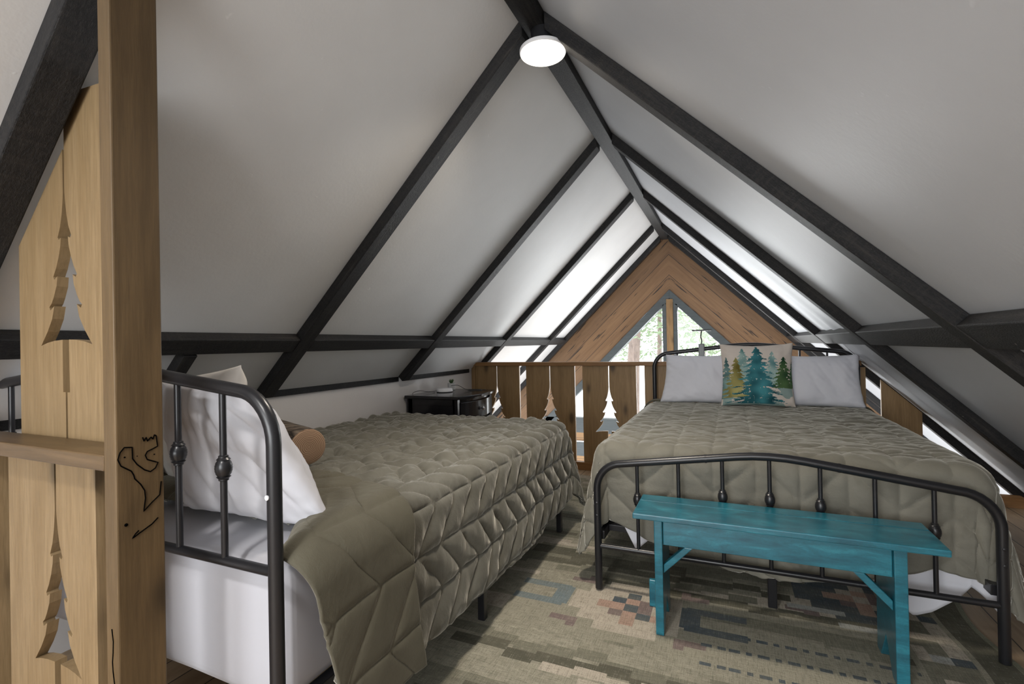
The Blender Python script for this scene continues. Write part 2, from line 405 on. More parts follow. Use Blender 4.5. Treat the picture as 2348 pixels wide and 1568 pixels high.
def glass_mat():
    t = NT('window_glass'); t.t.nodes.remove(t.p)
    tr = t.n('ShaderNodeBsdfTransparent'); gl = t.n('ShaderNodeBsdfGlossy'); gl.inputs['Roughness'].default_value = .02
    fz = t.n('ShaderNodeFresnel'); fz.inputs['IOR'].default_value = 1.3; mx = t.n('ShaderNodeMixShader')
    t.l(fz.outputs[0], mx.inputs[0]); t.l(tr.outputs[0], mx.inputs[1]); t.l(gl.outputs[0], mx.inputs[2]); t.l(mx.outputs[0], t.out.inputs[0]); return t.m
M_glass = glass_mat()
for s in (-1, 1):
    MB().prism([(GX + s * .084, 1.72), (GX + s * 1.69, .12), (GX + s * .084, .12)], YG + .055, YG + .061, fXZ).build('pane', M_glass, win)
w2 = bpy.data.objects.new('window_2', None); COL.objects.link(w2); w2.location = (GX, YG, -1); w2['kind'] = 'structure'
MB().box(-2.9, 1.5, YG - .025, YG, -.40, -.20).build('window_trim', M_trim, w2, bevel=.003)
MB().box(-2.9, 1.5, YG - .03, YG, -.20, -.185).build('white_bead', M_strip, w2)
MB().box(-2.6, 1.22, YG + .05, YG + .056, -2.5, -.6).build('pane', M_glass, w2)

# ------------------------------------------------------------------ railings with spruce cut-outs
HALF = [(.004, .42), (.007, .395), (.013, .36), (.022, .328), (.036, .300), (.030, .293), (.019, .298), (.022, .275), (.033, .243), (.047, .215), (.063, .192),
        (.057, .184), (.041, .192), (.046, .165), (.062, .135), (.074, .118), (.087, .108), (.081, .099), (.060, .110), (.072, .075), (.098, .040), (.136, .000), (.10, .008), (.06, .013), (.017, .015), (.018, -.13), (.005, -.13)]
def board(x0, x1, zb, top, seam_side, z0, kx=1.0, kz=1.0, y0=0, y1=.02):
    """board between x0 and x1; the tree is cut into the edge on seam_side (+1: x1, -1: x0, 0: none); top: z or function of x"""
    tz = top if callable(top) else (lambda x: top)
    if seam_side == 0: return [(x0, zb), (x1, zb), (x1, tz(x1)), (x0, tz(x0))]
    if seam_side > 0:
        e = [(x1 - hw * kx, z0 + h * kz) for hw, h in HALF]
        return [(x0, tz(x0)), (x0, zb), (x1 - .005 * kx, zb)] + e[::-1] + [(x1 - .004, tz(x1))]
    e = [(x0 + hw * kx, z0 + h * kz) for hw, h in HALF]
    return [(x1, tz(x1)), (x0 + .004, tz(x0))] + e + [(x0 + .005 * kx, zb), (x1, zb)]
def add_board(parent, poly, y0, y1, mat):
    mb = MB().prism(poly, y0, y1, fXZ)
    o = mb.build('board', [mat, M_edge], parent)
    return o
yr = 4.50
rail = empty('railing', (-.6, yr, 0), 'honey pine loft railing with spruce cut-outs in front of the gable window', 'railing')
M_far = M_pineD
seams = [-2.165, -1.592, -1.015, -.44, .135, .71]
for i, sx in enumerate(seams):
    l = max(sx - .25, -2.41) if i else -2.41
    add_board(rail, board(l, sx, .075, .985, 1, .363), yr, yr + .022, M_far)
    add_board(rail, board(sx, sx + .25, .075, .985 if sx < .6 else (lambda x: min(.985, roof_z(x) - .02)), -1, .363), yr, yr + .022, M_far)
add_board(rail, board(1.055, 1.30, .075, lambda x: roof_z(x) - .02, 0, 0), yr, yr + .022, M_far)
def lengthbeam(name, mat, x0, x1, y0, y1, z0, z1, parent, bevel=.004):
    return MB().box(x0, x1, y0, y1, z0, z1).build(name, mat, parent, bevel=bevel)
lengthbeam('top_rail', M_pineX, -2.44, .93, yr - .03, yr + .055, .985, 1.022, rail)
lengthbeam('base_rail', M_pineX, -2.44, 1.85, yr - .02, yr + .05, .0, .075, rail)
MB().box(-2.452, -2.41, yr - .015, yr + .06, .075, .985).build('end_post', M_pine, rail, bevel=.003)

# near post and stair railing
post = empty('timber_post', (-1.197, .645, 0), 'tall pine post with black ink scribbles beside the stair railing', 'post')
MB().box(-1.225, -1.18, .60, .695, 0, roof_z(-1.225) - .085).build('shaft', wood('post_pine', (.085, .053, .023), (.145, .093, .043), 'z', .5), post, bevel=.003)
def ink(pts, r=.0013):
    mb = MB()
    for p in pts:
        q = []
        for i in range(len(p) - 1):
            for k in range(4):
                t = k / 4; q.append(tuple(p[i][j] * (1 - t) + p[i + 1][j] * t for j in (0, 1)))
        q.append(p[-1])
        mb.tube([(-1.1795, a, b) for a, b in q], r, 6)
    return mb
def pxpost(u, v):      # drawing points measured on the post's broad face
    d = right * (u - CX) + up * (-(v - CY)) + fwd * F; k = -1.18 / d.x
    return (max(.603, min(.692, d.y * k)), EYE.z + d.z * k)
def cr(u, v): return pxpost(230 + u / 5.229, 950 + v / 5.227)
d1 = [cr(*p) for p in ((505, 275), (522, 320), (548, 275), (565, 320), (605, 270), (630, 295), (645, 245), (668, 255), (685, 380), (620, 415), (560, 445), (538, 490), (560, 540), (690, 575), (660, 640), (600, 685), (530, 665), (440, 600), (385, 530), (380, 395), (285, 398), (235, 460), (208, 545), (245, 620), (370, 680), (400, 730), (410, 770), (480, 835), (530, 910), (540, 1000), (520, 1160), (610, 1060), (712, 960), (728, 800))]
d2 = [cr(*p) for p in ((690, 1235), (620, 1310), (470, 1420), (385, 1485), (420, 1430), (460, 1390))]
mb = ink([d1, d2])
for u, v, r in ((290, 515, .0016), (440, 500, .001), (645, 478, .0014), (308, 1325, .0035)):
    a, b = cr(u, v); mb.lathe([(r, -.0005), (r, .0012)], (-1.18, a, b), 10, 'x')
mb.build('ink_drawing', M_ink, post, smooth=True)
mb = MB(); q = [(-1.2035, .5995, .615), (-1.199, .5995, .59), (-1.2005, .5995, .565), (-1.203, .5995, .545), (-1.2015, .5995, .527), (-1.1965, .5995, .50), (-1.198, .5995, .45)]
mb.tube(q, .0012, 6); mb.build('ink_squiggle', M_ink, post, smooth=True)

nr = empty('stair_railing', (-1.6, .68, 0), 'pale pine stair railing with large spruce cut-outs and brown ledge beside the post', 'railing')
rt = lambda x: roof_z(x) - .075
add_board(nr, board(-1.818, -1.583, .95, rt, 1, 1.222, .9, .95), .695, .72, M_pineL)
add_board(nr, board(-1.583, -1.345, .95, lambda x: 1.87 - (x + 1.43) * .05 if x < -1.3 else rt(x), -1, 1.222, .9, .95), .695, .72, M_pineL)
add_board(nr, board(-1.800, -1.563, .0, .945, 1, .405, .8, .95), .66, .685, M_pineL)
add_board(nr, board(-1.563, -1.384, .0, .945, -1, .405, .8, .95), .66, .685, M_pineL)
add_board(nr, board(-2.10, -1.868, .0, .945, 0, 0), .66, .685, M_pineL)
lengthbeam('ledge_rail', M_pineXd, -2.335, -1.2255, .60, .69, .945, .981, nr)

# ------------------------------------------------------------------ rug
def rug():
    x0, x1, y0, y1 = -1.30, .92, 1.12, 4.29; c = .01
    nx, ny = int(round((x1 - x0) / c)), int(round((y1 - y0) / c))
    dark, mid, beige, cream, blue, navy, pink, plum, pale = (.080, .078, .058), (.185, .178, .136), (.31, .292, .228), (.50, .44, .36), (.15, .195, .215), (.055, .08, .105), (.45, .29, .23), (.19, .135, .135), (.36, .37, .35)
    C = np.zeros((nx, ny, 3)); rr = random.Random(11)
    for j in range(ny):
        y = y0 + (j + .5) * c; yj = math.floor(y / .04) * .04
        for i in range(nx):
            x = x0 + (i + .5) * c; xi = math.floor(x / .12 + (math.floor(y / .04) % 3) * .33) * .12
            n = mnoise.noise(Vector((xi * .7, yj * 4.2, 3.1))) * .85 + mnoise.noise(Vector((xi * 1.6, yj * 9, 9.7))) * .3 + .06
            C[i, j] = dark if n < -.30 else mid if n < -.08 else beige if n < .36 else cream
            k = mnoise.noise(Vector((x * 14, y * 40, 1))) + .8 * mnoise.noise(Vector((x * 45, y * 160, 6))); C[i, j] *= 1 + .22 * k
    def put(x, y, w, h, col):
        i0, i1 = int(round((x - w / 2 - x0) / c)), int(round((x + w / 2 - x0) / c)); j0, j1 = int(round((y - h / 2 - y0) / c)), int(round((y + h / 2 - y0) / c))
        C[max(i0, 0):max(i1, 0), max(j0, 0):max(j1, 0)] = np.array(col) * (.94 + .12 * rr.random())
    # wide bands
    for y, h, col, xa, xb in ((2.66, .10, dark, -1.0, -.2), (2.58, .06, dark, -.9, .3), (2.50, .06, mid, -.8, .1), (2.42, .06, dark, -.6, .6), (1.80, .06, mid, -1.1, .4), (1.74, .06, dark, -1.0, .1), (1.70, .05, cream, -.6, .3), (1.64, .08, cream, -.45, .45), (1.56, .06, mid, -.5, .5), (2.02, .20, beige, -.9, .9), (2.12, .16, beige, -.2, .9)):
        for xx in np.arange(xa, xb, .12): put(xx, y + rr.choice((0, .02, -.02)), .12, h, col)
    # cream medallion with checks
    def medal(cx, cy, b, c1, c2, c3, u=.06):
        for dx, dy, w, h in ((0, 0, .54, .16), (0, 0, .42, .30), (0, 0, .26, .42)): put(cx + dx, cy + dy, w, h, b)
        for dx, dy, col in ((-1, 1, c1), (0, 1, c2), (-2, 0, c2), (-1, 0, c2), (0, 0, c1), (1, 0, c3), (-1, -1, c3), (0, -1, c2), (1, -1, c1), (2, -1, c2), (0, 2, c1), (1, 1, c3), (0, -2, c2)): put(cx + dx * u, cy + dy * u * .9, u, u * .9, col)
        for sx in (-1, 1):
            for sy in (-1, 1): put(cx + sx * .26, cy + sy * .18, .12, .04, c3); put(cx + sx * .22, cy + sy * .21, .05, .05, c3)
    medal(-.42, 2.21, cream, navy, pink, plum)
    medal(.53, 2.66, navy, cream, pink, plum); medal(-.42, 3.62, cream, navy, pink, plum); medal(-.42, 1.22, navy, cream, pink, plum)
    for cx in (-.84, -.07):
        s = 1 if cx < -.4 else -1
        put(cx, 2.29, .24, .05, blue if s > 0 else navy); put(cx, 2.15, .24, .05, blue if s > 0 else navy); put(cx + s * .10, 2.22, .08, .16, blue if s > 0 else navy)
    put(-.66, 1.47, .28, .07, blue); put(.33, 2.5, .22, .05, pale); put(.3, 2.42, .26, .05, dark); put(.5, 2.4, .2, .04, pale); put(.16, 2.9, .14, .06, pale)
    for yy in (2.15, 2.05, 1.93, 1.40, 1.3):
        for xx in np.arange(-.1 if yy > 1.5 else -1.1, .62 if yy > 1.5 else -.55, .05): put(xx, yy, .03, .02, navy)
    # border along the free edge
    for j in range(ny):
        y = y0 + (j + .5) * c
        for i in range(nx):
            x = x0 + (i + .5) * c
            if x > .60:
                k = 1 + .25 * mnoise.noise(Vector((x * 30, y * 30, 5)))
                if x > .80: col = dark
                elif x > .78 or x < .62: col = beige
                else:
                    q = mnoise.noise(Vector((math.floor(x / .06) * 3.1, math.floor(y / .05) * 2.3, 2)))
                    col = cream if q > .22 else navy if q < -.3 else pale if -.3 < q < -.22 else mid
                C[i, j] = np.array(col) * k
            if x > .90: C[i, j] = np.array((.22, .22, .16))
    v = []; f = []
    for i in range(nx + 1):
        for j in range(ny + 1):
            x = x0 + i * c; y = y0 + j * c
            e = max(0, (x - .55) / .37); xx = x + e * .018 * math.sin(y * 9) ; z = .008 + e * e * .006 * (1 + math.sin(y * 9 + 1))
            v.append((xx, y, z))
    for i in range(nx):
        for j in range(ny): a = i * (ny + 1) + j; f.append((a, a + ny + 1, a + ny + 2, a + 1))
    nt = len(v); ring = [i * (ny + 1) for i in range(nx + 1)] + [nx * (ny + 1) + j for j in range(1, ny + 1)] + [i * (ny + 1) + ny for i in range(nx - 1, -1, -1)] + [j for j in range(ny - 1, 0, -1)]
    for k in ring: v.append((v[k][0], v[k][1], .0008))
    n = len(ring)
    for k in range(n): f.append((ring[k], nt + k, nt + (k + 1) % n, ring[(k + 1) % n]))
    me = pymesh(v, f, 'rug')
    at = me.attributes.new('pattern', 'FLOAT_COLOR', 'FACE'); cols = np.ones((len(f), 4), np.float32); cols[:nx * ny, :3] = C.reshape(-1, 3); cols[nx * ny:, :3] = (.25, .24, .18)
    at.data.foreach_set('color', cols.ravel())
    t = NT('woven_rug'); a = t.n('ShaderNodeAttribute', attribute_name='pattern'); cc = t.coords((30, 70, 1), shift=False)
    w = t.noise(cc, 2.0, 5, .75); wf = t.noise(t.coords((1, 1, 1), shift=False), 260, 2, .6); bl = t.noise(t.coords((1, 2.5, 1), shift=False), 5, 4, .6)
    c1 = t.mix(t.ramp(w, [(.25, g(.3)), (.7, g(0))]), a.outputs['Color'], (.15, .138, .1))
    c1 = t.mix(t.ramp(bl, [(.35, g(.0)), (.75, g(.3))]), c1, (.26, .24, .18))
    h1_ = t.noise(t.coords((18, 230, 1), shift=False), 1, 3, .6); h2_ = t.noise(t.coords((230, 18, 1), shift=False), 1, 3, .6); cx_ = t.n('ShaderNodeMath', operation='MULTIPLY'); t.l(h1_, cx_.inputs[0]); t.l(h2_, cx_.inputs[1])
    c1 = t.mix(t.ramp(cx_.outputs[0], [(.14, g(.5)), (.25, g(0))]), c1, (.085, .083, .062)); c1 = t.mix(t.ramp(cx_.outputs[0], [(.29, g(0)), (.42, g(.35))]), c1, (.46, .43, .35))
    c1 = t.mix(t.ramp(wf, [(.3, g(.3)), (.6, g(0))]), c1, (.06, .055, .04))
    t.set(t.p, Base_Color=c1, Roughness=.95); t.p.inputs['Specular IOR Level'].default_value = .1; t.bump(wf, .4, .004)
    o = link('rug', me, t.m); return tag(o, 'faded olive and beige patterned rug under the teal bench', 'rug')
rug()

# ------------------------------------------------------------------ cloth: quilts and sheets
def nz(a, b, c, s): return mnoise.noise(Vector((a * s, b * s, c)))
def drape(xc, A, Rr, L, ystart, ydir, zt, hangL, hangR, hangF, n=(48, 110, 48, 150, 40), flare=(.10, .10, .03), stitch=None, off=0.0, blo=lambda a: 0.0, bhi=None, zmin=.03, wave=.02, top=None, cap=9, hug=0):
    """sheet lying on a rounded bed; returns grid verts"""
    nl, nt, nr_, nb, nf = n
    cols = [(-1, k / nl) for k in range(nl, 0, -1)] + [(0, -1 + 2 * k / nt) for k in range(nt + 1)] + [(1, k / nr_) for k in range(1, nr_ + 1)]
    rows = [(0, k / nb) for k in range(nb + 1)] + ([(1, k / nf) for k in range(1, nf + 1)] if hangF else [])
    nc, nw = len(cols), len(rows)
    P = np.zeros((nc, nw, 3)); AB = np.zeros((nc, nw, 2))
    for i, (sd, s) in enumerate(cols):
        for j, (rd, r_) in enumerate(rows):
            a0 = s * A if sd == 0 else sd * A
            if rd == 0: b = blo(a0 if sd == 0 else sd * (A + s)) ; hi = bhi(a0 if sd == 0 else sd * (A + s * .5)) if bhi else L; b = b + (hi - b) * r_; eb = 0
            else: b = L; eb = r_ * hangF(a0)
            if sd == 0: a = a0; ea = 0
            else: a = sd * A; ea = s * (hangL(b) if sd < 0 else hangR(b))
            AB[i, j] = (a + sd * ea, b + eb)
            rr = math.hypot(ea, eb); rr0 = rr; x, y, z = a, b, 0
            if rr > 1e-6:
                da, db = sd * ea / rr, eb / rr; rr = min(rr, cap) if rr < cap * .9 else cap * (1 - .1 * math.exp(-(rr - cap * .9) / (cap * .1))); q = Rr * math.pi / 2
                fl = flare[2] * db * db + (flare[0] if sd < 0 else flare[1]) * da * da
                if rr < q: h, d = Rr * math.sin(rr / Rr), Rr * (1 - math.cos(rr / Rr))
                else: ex = rr - q; h, d = Rr + fl * ex, Rr + ex * math.sqrt(1 - fl * fl)
                cn = 2 * abs(da * db); h += cn * .16 * max(0, d - .05)
                kk = min(1, d / .45) ** 1.4; al = b if db < .5 else a
                h += wave * kk * (mnoise.noise(Vector((al * 5.5, 1.3 + sd, off * 9))) + .4 * mnoise.noise(Vector((al * 13, 4.3 + sd, d * 2))))
                x += da * h; y += db * h; z -= d
            else:
                z += .006 * nz(a, b, 7, 4)
            if top: z += top(x, y) * (1 if rr < 1e-6 else max(0, 1 + z / .1))
            if rd == 0: z -= hug * math.exp(-(r_ * nb / 7.0))
            P[i, j] = (xc + x, ystart + ydir * y, zt + z)
    du = np.gradient(P, axis=0); dv = np.gradient(P, axis=1); N = np.cross(du, dv) * ydir
    N /= np.linalg.norm(N, axis=2, keepdims=True) + 1e-9
    H = np.full((nc, nw), off)
    if stitch is not None:
        for i in range(nc):
            for j in range(nw): H[i, j] += stitch(AB[i, j, 0], AB[i, j, 1])
    P = P + N * H[:, :, None]; P[:, :, 2] = np.maximum(P[:, :, 2], zmin)
    return P, AB
def grid_mesh(P, name, flip=False):
    nc, nw, _ = P.shape; f = []
    for i in range(nc - 1):
        for j in range(nw - 1):
            q = (i * nw + j, (i + 1) * nw + j, (i + 1) * nw + j + 1, i * nw + j + 1); f.append(q[::-1] if flip else q)
    return pymesh(P.reshape(-1, 3), f, name)
def herring(S, D, amp, w=.016, ph=0.0, lines=True):
    def fn(a, b):
        a += .006 * nz(a, b, 3, 5); k = math.floor((a + ph) / S); fa = a + ph - k * S
        dr = min(fa, S - fa); sg = 1 if k % 2 else -1
        t = (b + sg * fa * .9) / D; fd = t - math.floor(t); dd = min(fd, 1 - fd) * D * .74
        d = min(dr, dd)
        return amp * (1 - math.exp(-(d / w))) - amp
    return fn
def quilt_mat(name, c0, c1, rough=.7, sheen=.9):
    t = NT(name); c = t.coords((1, 1, 1), shift=False); n = t.noise(c, 7, 4, .6); f = t.noise(c, 420, 2)
    t.set(t.p, Base_Color=t.ramp(n, [(.3, c0), (.7, c1)]), Roughness=rough); t.p.inputs['Sheen Weight'].default_value = sheen; t.p.inputs['Sheen Roughness'].default_value = .32; t.p.inputs['Sheen Tint'].default_value = (.75, .72, .64, 1)
    t.p.inputs['Specular IOR Level'].default_value = .2
    wr = t.noise(t.coords((1, 1.6, 1), shift=False), 15, 3, .5, .5)
    a = t.n('ShaderNodeMath', operation='MULTIPLY_ADD'); t.l(f, a.inputs[0]); a.inputs[1].default_value = .15; t.l(wr, a.inputs[2])
    wr2 = t.noise(t.coords((1, 1.6, 1), shift=False), 55, 4, .6, .8); a2 = t.n('ShaderNodeMath', operation='MULTIPLY_ADD'); t.l(wr2, a2.inputs[0]); a2.inputs[1].default_value = .35; t.l(a.outputs[0], a2.inputs[2])
    t.bump(a2.outputs[0], .38, .010); return t.m
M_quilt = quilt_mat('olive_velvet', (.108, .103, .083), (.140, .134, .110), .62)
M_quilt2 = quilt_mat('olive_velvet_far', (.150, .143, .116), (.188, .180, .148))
M_back = quilt_mat('olive_quilt_back', (.088, .080, .056), (.102, .093, .067), .8, .3)
def solid(o, th, off=-1):
    m = o.modifiers.new('thickness', 'SOLIDIFY'); m.thickness = th; m.offset = off; return o

# left bed quilt
LBX, LA, LR_, LZ, LY0, LL = -1.697, .652, .085, .695, .95, 2.07
h1 = herring(.150, .135, .020, .019)
def st_left(a, b):
    topf = 1 if abs(a) < LA else 0
    return h1(a, b) + (.016 if topf else .005) * nz(a, b, 2, 13) + (.014 if topf else .002) * nz(a, b, 6, 7) + (.007 if topf else .0) * nz(a, b, 16, 26) + .004 * mnoise.noise(Vector((a * 18, b * 30, 9)))
hR = lambda b: .50 + .07 * math.sin(min(1, b / 1.3) * math.pi / 2) - .06 * max(0, (b - 1.5) / .6)
P, _ = drape(LBX, LA, LR_, LL, LY0, 1, LZ, lambda b: .30, hR, lambda a: .50, cap=.63, stitch=st_left, flare=(0, .07, .09), n=(18, 120, 62, 210, 44), blo=lambda a: .14 if a < .55 else .14 - .18 * min(1, (a - .55) / .16) + .10 * max(0, a - .75), wave=.018, zmin=.05, hug=.02)
ql = solid(link('quilt', grid_mesh(P, 'quilt', True), M_quilt, smooth=True), .012)
tag(ql, 'olive quilted bedspread on the bed with the log cushion, plain edge folded back', 'quilt')
h2 = herring(.19, .18, .008, .010, .07)
def fold_end(a): return .45 - .10 * max(0, min(1, (a - .3) / .5)) + .02 * math.sin(a * 5)
P2, _ = drape(LBX, LA, LR_, LL, LY0, 1, LZ, lambda b: .30, lambda b: hR(b) + .02, None, stitch=lambda a, b: h2(a, b) + .002 * nz(a, b, 5, 9), off=.029, flare=(0, .075, .05), n=(18, 130, 84, 90, 0), blo=lambda a: .12 if a < .55 else .12 - .19 * min(1, (a - .55) / .16) + .10 * max(0, a - .75), bhi=fold_end, wave=.012, zmin=.045, hug=.026)
fo = solid(link('folded_edge', grid_mesh(P2, 'folded_edge', True), M_back, ql, smooth=True), .010)
tag(fo, 'plain olive underside folded back')
pb = [tuple(P2[i, -1]) for i in range(0, P2.shape[0], 2)]
MB().tube(pb, .0065, 8).build('piping', M_quilt, ql, smooth=True)

# right bed quilt
RBX, RA, RR_, RZ, RY0, RL = .15, .70, .085, .692, 4.27, 1.775
h3 = herring(.172, .155, .011, .015, .05)
def st_right(a, b):
    t = 1 if (abs(a) < RA and b < RL) else .25
    cr_ = mnoise.noise(Vector((a * 3.2, b * 24 + a * 2, 4))) + .5 * mnoise.noise(Vector((a * 5, b * 46, 8)))
    return h3(a, b) + .009 * t * cr_ + .004 * nz(a, b, 5, 9)
def hF(a):
    x = a + RBX
    z = float(np.interp(x, [-.6, -.517, -.31, -.1, .12, .265, .48, .72, .9], [.34, .31, .225, .167, .112, .136, .198, .29, .26]))
    return .134 + (RZ - RR_ - z)
P, _ = drape(RBX, RA, RR_, RL, RY0, -1, RZ, lambda b: .56 - .05 * math.sin(b * 3), lambda b: .47 + .04 * math.sin(b * 4), hF, cap=.60, stitch=st_right, flare=(.12, .05, -.01), n=(50, 150, 50, 200, 50), wave=.03, zmin=.06)
qr = solid(link('quilt', grid_mesh(P, 'quilt', False), M_quilt2, smooth=True), .012)
tag(qr, 'olive quilted bedspread on the bed with the tree cushion, hanging through the footboard', 'quilt')
P, _ = drape(RBX, RA, RR_, RL, RY0, -1, RZ, lambda b: .25, lambda b: .25, None, n=(20, 100, 20, 10, 0), off=.014, bhi=lambda a: .075, stitch=lambda a, b: .003 * nz(a, b, 3, 10))
solid(link('folded_edge', grid_mesh(P, 'folded_edge', False), M_back, qr, smooth=True), .012)
# white sheet showing under the quilt's lower corners
def hS(a):
    x = a + RBX
    return .134 + (RZ - RR_ - float(np.interp(x, [-.65, -.50, -.43, -.37, -.30, .40, .52, .60, .66, .72, .80, .86], [.42, .36, .22, .28, .42, .42, .20, .17, .125, .15, .22, .30])))
P, _ = drape(RBX, RA - .01, RR_ - .012, RL, RY0, -1, RZ - .035, lambda b: .28, lambda b: .36, hS, flare=(.0, .03, -.03), n=(14, 90, 24, 40, 40), wave=.01)
tag(solid(link('bed_sheet', grid_mesh(P, 'bed_sheet', False), M_white, smooth=True), .003), 'white sheet corners showing below the olive quilt behind the bench', 'sheet')

# mattresses
def mattress(x0, x1, y0, y1, z0, z1, label, mat):
    bm = bmesh.new(); bmesh.ops.create_cube(bm, size=1)
    bmesh.ops.scale(bm, vec=(x1 - x0, y1 - y0, z1 - z0), verts=bm.verts); bmesh.ops.translate(bm, vec=((x0 + x1) / 2, (y0 + y1) / 2, (z0 + z1) / 2), verts=bm.verts)
    bmesh.ops.bevel(bm, geom=bm.edges[:], offset=.055, segments=5, affect='EDGES', profile=.5)
    bmesh.ops.subdivide_edges(bm, edges=bm.edges[:], cuts=3, use_grid_fill=True)
    for v in bm.verts: v.co += v.normal * (.008 * mnoise.noise(v.co * 4) + .004 * mnoise.noise(Vector((v.co.x * 16, v.co.y * 3, v.co.z * 3))))
    o = link('mattress', tomesh(bm), mat, smooth=True, loc=((x0 + x1) / 2, (y0 + y1) / 2, z0)); return tag(o, label, 'mattress')
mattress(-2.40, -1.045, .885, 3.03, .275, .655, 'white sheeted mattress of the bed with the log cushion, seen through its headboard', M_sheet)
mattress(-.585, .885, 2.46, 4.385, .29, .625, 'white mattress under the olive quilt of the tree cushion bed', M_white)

# ------------------------------------------------------------------ metal beds
RT = .0175
def arch(x0, x1, y, zs, zc, r=.115, z0=None):
    """tube from floor up, rounded shoulder, gently peaked top, down again"""
    p = []; L = []
    cx = (x0 + x1) / 2; hw = (x1 - x0) / 2
    half = [(0, z0)] + [(0, zs - r - .03)]
    for k in range(1, 9):
        q = k / 8 * R(82); half.append((r * (1 - math.cos(q)), zs - r - .03 + r * math.sin(q) + .012 * k / 8))
    zsh = half[-1][1]; xs = half[-1][0]
    for k in range(1, 11):
        t = k / 10; x = xs + (hw - xs) * t
        z = zsh + (zc - zsh) * (t if t < .8 else .8 + (t - .8) * (1 - (t - .8) / .4))
        half.append((x, z))
    pts = [(x0 + a, y, b) for a, b in half] + [(x1 - a, y, b) for a, b in half[::-1][1:]]
    return pts, half
def zarch(half, x):
    xs = [h[0] for h in half[1:]]; zs = [h[1] for h in half[1:]]
    return float(np.interp(x, xs, zs))
def knob(mb, x, y, z):
    prof = [(.007, -.034), (.012, -.031), (.012, -.027), (.017, -.022)]
    for k in range(13):
        q = -1 + 2 * k / 12; prof.append((.0205 * math.sqrt(max(0, 1 - q * q * .55)) + .0004 * math.cos(k * math.pi), q * .021))
    prof += [(.017, .022), (.012, .027), (.012, .031), (.007, .034)]
    mb.lathe(prof, (x, y, z), 20)
def bed_end(parent, name, x0, x1, y, zs, zc, zlow, knobs, sp, bolts=()):
    pts, half = arch(x0, x1, y, zs, zc, z0=0 if zlow > .5 else .016)
    h = MB().tube(pts, RT, 16).build(name, M_metal, parent, smooth='auto')
    MB().tube([(x0, y, zlow), (x1, y, zlow)], .0125, 14).build('lower_rail', M_metal, h, smooth='auto')
    cx = (x0 + x1) / 2
    for k in range(-3, 4):
        x = cx + k * sp
        MB().tube([(x, y, zlow), (x, y, zarch(half, min(x - x0, x1 - x)))], .0085, 12).build('spindle', M_metal, h, smooth='auto')
        if k in knobs:
            mb = MB(); knob(mb, x, y, knobs[k]); mb.build('collar_knob', M_metal, h, smooth='auto')
    for x in (cx - .25, cx + .25):
        z = zarch(half, min(x - x0, x1 - x)); MB().tube([(x - .004, y, z - .0008 * (1 if x < cx else -1)), (x + .004, y, z)], RT + .0012, 16).build('joint_ring', M_metal, h, smooth='auto')
    return h
lb = empty('metal_bed', (-1.72, 1.9, 0), 'black tube metal bed beside the pine post, headboard towards the viewer', 'bed')
hb = bed_end(lb, 'headboard', -1.003, -2.447 + .004, .84, 1.115, 1.165, .664, {-3: .895, -2: .925, -1: .94, 0: .945, 1: .94, 2: .925, 3: .895}, .18) if False else bed_end(lb, 'headboard', -2.443, -1.003, .84, 1.115, 1.168, .664, {-3: .90, -2: .925, 2: .925, 3: .90}, .18)
MB().lathe([(.006, 0), (.006, -.003), (.003, -.004)], (-1.006, .8225, .848), 16, 'y').build('rivet', M_strip, hb)
rails = MB().box(-1.065, -1.03, .86, 3.0, .245, .285).box(-1.09, -1.03, .86, 3.0, .243, .249)
rails.build('side_rail', M_metal, lb, bevel=.002)
MB().box(-2.43, -2.395, .86, 3.0, .245, .285).build('side_rail', M_metal, lb, bevel=.002)
MB().box(-2.43, -1.03, 2.965, 3.0, .245, .285).build('foot_rail', M_metal, lb, bevel=.002)
MB().box(-1.09, -1.028, .862, .93, .15, .245).build('gusset_bracket', M_metal, lb, bevel=.003)
for x, y in ((-.998, 1.885), (-.998, 2.945), (-2.41, 2.945), (-1.72, 2.945)):
    MB().box(x - .016, x + .016, y - .016, y + .016, .010, .262).build('leg', M_metal, lb, bevel=.003)
for k in range(7):
    y = 1.15 + k * .27; MB().box(-2.40, -1.06, y - .02, y + .02, .262, .274).build('slat', M_metal, lb)
rb = empty('metal_bed', (.15, 3.4, 0), 'black tube metal bed behind the teal bench, footboard towards the viewer', 'bed')
bed_end(rb, 'headboard', -.592, .893, 4.42, 1.115, 1.168, .664, {-3: .90, -2: .925, 2: .925, 3: .90}, .183)
fb = bed_end(rb, 'footboard', -.592, .893, 2.325, .640, .712, .221, {-3: .462, -1: .515, 0: .522, 1: .515, 3: .462}, .1835)
for x in (-.592, .893):
    for z in (.37, .43): MB().lathe([(.006, 0), (.006, -.003), (.003, -.004)], (x, 2.3085, z), 12, 'y').build('bolt', M_metal, fb, smooth='auto')
for x0, x1 in ((-.60, -.565), (.865, .90)): MB().box(x0, x1, 2.345, 4.40, .245, .285).build('side_rail', M_metal, rb, bevel=.002)
MB().box(.135, .165, 2.45, 4.38, .245, .285).build('centre_rail', M_metal, rb, bevel=.002)
MB().box(-.565, .865, 2.44, 2.47, .255, .285).build('foot_rail', M_metal, rb, bevel=.002)
for y in (2.455, 3.4): MB().box(.142, .178, y - .018, y + .018, .009, .255).build('leg', M_metal, rb, bevel=.003)

